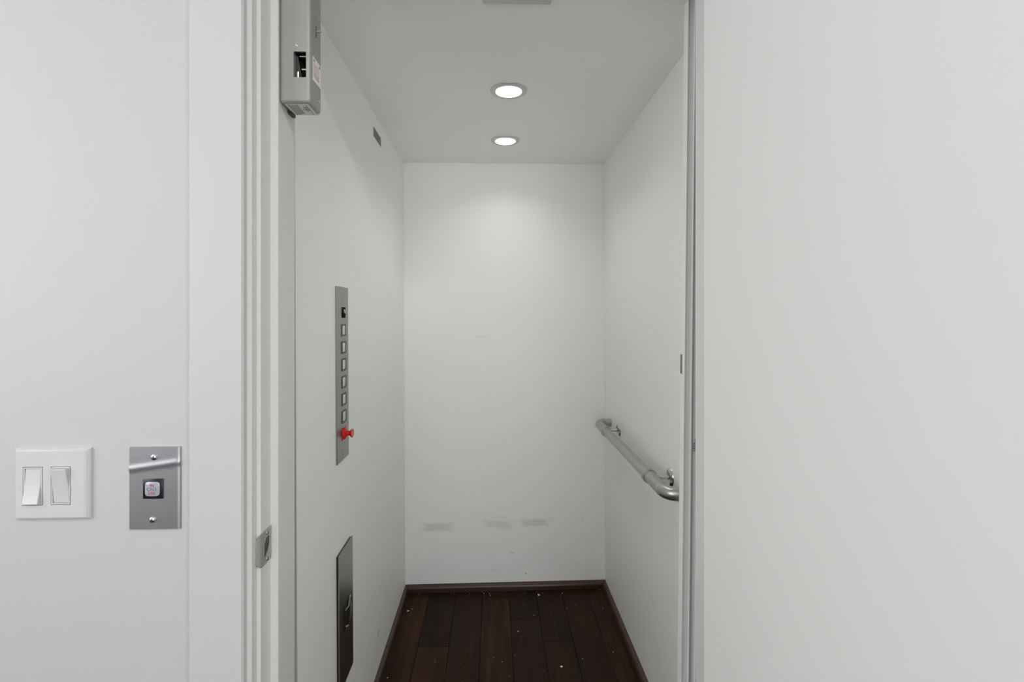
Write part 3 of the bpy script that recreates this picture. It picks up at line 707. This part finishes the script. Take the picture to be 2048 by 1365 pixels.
for yy in (2.138, 1.512):
    br = thing('bracket', None, None, (XR, yy, RZ)); br.parent = hr; br.location = Vector((XR, yy, RZ)) - Vector(hr.location)
    bl = Vector((XR, yy, RZ))
    def sub(mbx, nm, mm):
        o = mbx.build(nm, mm, None, 40); o.parent = br; o.location = -bl; return o
    sub(MB().lathe([(0.0, 0.010), (0.010, 0.0095), (0.020, 0.0075), (0.0265, 0.004), (0.0285, 0.0), (0.0, 0.0)], (XR, yy, RZ), (-1, 0, 0), 28), 'flange', 'nickel_bright')
    sub(MB().tube([(XR - 0.006, yy, RZ), (XR - 0.030, yy, RZ + 0.0005), (RX + RR - 0.002, yy + 0.004, RZ + 0.001)], [0.0075, 0.0058, 0.0062], 16), 'stem', 'nickel_bright')
    for a in (PI / 2, PI * 7 / 6, -PI / 6):
        sub(MB().lathe([(0.0038, 0.0055), (0.0036, 0.0085), (0, 0.0095)], (XR, yy + 0.0185 * math.cos(a), RZ + 0.0185 * math.sin(a)), (-1, 0, 0), 12), 'screw', 'nickel')

# folded accordion gate -----------------------------------------------------
GY = 1.100
gz0, gz1 = 0.012, 2.035
gt = thing('accordion_gate', 'folded grey accordion gate stacked beside the handrail wall', 'gate', (0.428, GY, 0.0))
def gx(x, z): return x - 0.0107 * (1.0 - (z / 2.0)) * 2 + 0.0107      # the folded stack leans a little
def lean_box(b, x0, x1, y0, y1, z0, z1):
    V = [b.bm.verts.new((gx(x, z), y, z)) for z in (z0, z1) for y in (y0, y1) for x in (x0, x1)]
    for f_ in ((0, 1, 3, 2), (4, 6, 7, 5), (0, 4, 5, 1), (2, 3, 7, 6), (0, 2, 6, 4), (1, 5, 7, 3)):
        b.bm.faces.new([V[i] for i in f_])
    return b
GX = 0.4248
lean_box(MB(), GX, GX + 0.0016, GY, GY + 0.0235, gz0, gz1).build('lead_post', 'gate_post', gt)
lean_box(MB(), GX + 0.0016, GX + 0.0146, GY + 0.0010, GY + 0.0225, gz0, gz1).build('gate_panel', 'gate', gt)
for k in range(6):
    xa = GX + 0.0160 + k * 0.0155
    lean_box(MB(), xa - 0.0014, xa + 0.0004, GY - 0.0025, GY + 0.004, gz0, gz1).build('fold_bead', 'gate_post', gt)
    pnl = lean_box(MB(), xa + 0.0004, xa + 0.0142, GY + 0.0018, GY + 0.0215, gz0, gz1).build('gate_panel', 'gate', gt)
    if k == 0:
        mb = MB()
        zb = Zr(-0.305)
        for q_ in range(7):
            zz = zb + q_ * 0.0041
            w_ = [0.0075, 0.009, 0.008, 0.0085, 0.007, 0.004, 0.004][q_]
            xr_ = gx(xa + 0.0132, zz)
            mb.box(xr_ - w_, xr_, GY + 0.0016, GY + 0.0018, zz, zz + 0.0022)
        tag(mb.build('printed_mark', 'print_grey', gt), kind='stuff')
# gate catch
t = MB(); lean_box(t, GX - 0.0012, GX, GY + 0.012, GY + 0.021, Zr(-0.134), Zr(-0.089)); t.build('catch_plate', 'nickel_bright', gt)
t = MB(); lean_box(t, GX - 0.0016, GX - 0.0012, GY + 0.0165, GY + 0.0205, Zr(-0.1325), Zr(-0.0905)); t.build('catch_slot', 'black', gt)

# paint chips and grit on the floor --------------------------------------------
for lab, (x, y), s in (('white paint chip on the plank near the lift back wall', (0.211, 2.362), 0.0065), ('white paint chip on the plank beside the left moulding', (-0.3865, 2.262), 0.0042), ('white paint chip on the plank nearest the entrance', (0.2529, 1.877), 0.0048)):
    b_ = MB(); n = 7
    pts = [(x + s * random.uniform(0.7, 1.1) * math.cos(2 * PI * k / n), y + s * random.uniform(0.7, 1.1) * math.sin(2 * PI * k / n)) for k in range(n)]
    b_.prism(pts, 'Z', 0.0, 0.0022)
    cabs(tag(b_.build('paint_chip', 'chip', origin=(x, y, 0.0)), lab, 'paint chip', 'paint chips on the lift floor'))
b_ = MB()
crumbs = [(0.3245, 2.3725), (0.1002, 2.0959), (-0.0482, 2.39), (-0.0211, 2.385), (0.0444, 2.395), (-0.3712, 2.2763), (-0.1213, 2.3757), (0.3272, 2.2464), (0.1761, 2.2047), (0.0292, 1.9141), (0.4905, 2.2402), (0.3403, 1.9186), (0.4675, 1.9498), (-0.3912, 1.8494), (-0.0167, 2.37), (-0.3577, 2.395), (-0.1149, 2.39), (0.5078, 2.395)]
big = {0: 0.0032, 1: 0.003, 2: 0.0028, 3: 0.0028, 5: 0.002, 13: 0.0026}
for i, (x, y) in enumerate(crumbs):
    s = big.get(i, 0.0017); n = 5
    b_.prism([(x + s * random.uniform(0.6, 1.1) * math.cos(2 * PI * k / n), y + s * random.uniform(0.6, 1.1) * math.sin(2 * PI * k / n)) for k in range(n)], 'Z', 0.0, 0.0010)
for i in range(60):
    x, y = random.gauss(0.0, 0.16), 2.40 - abs(random.gauss(0, 0.035))
    if i > 30: x, y = random.uniform(-0.4, 0.52), random.uniform(1.5, 2.39)
    s = random.uniform(0.0005, 0.0010)
    b_.prism([(x + s * math.cos(2 * PI * k / 4), y + s * math.sin(2 * PI * k / 4)) for k in range(4)], 'Z', 0.0, 0.0006)
cabs(tag(b_.build('grit', 'chip'), 'fine white plaster grit scattered over the dark planks', 'grit', kind='stuff'))

# lift shaft round the car ------------------------------------------------------
mb = MB()
mb.box(-0.62, -0.60, 0.98, 2.60, -0.1, 2.6); mb.box(0.70, 0.72, 0.98, 2.60, -0.1, 2.6); mb.box(-0.60, 0.70, 2.58, 2.60, -0.1, 2.6)
struct(mb.build('wall_shaft', 'hall_paint'), 'plain shaft walls round the lift car', 'wall')

# the car hangs a fraction out of level against the building
a = 0.0048
piv = Vector((0.055, 0, 1.05))
R = Matrix.Translation(piv) @ Matrix.Rotation(-a, 4, 'Y') @ Matrix.Translation(-piv)
bpy.context.view_layer.update()
for o in CAB:
    o.matrix_world = R @ o.matrix_world
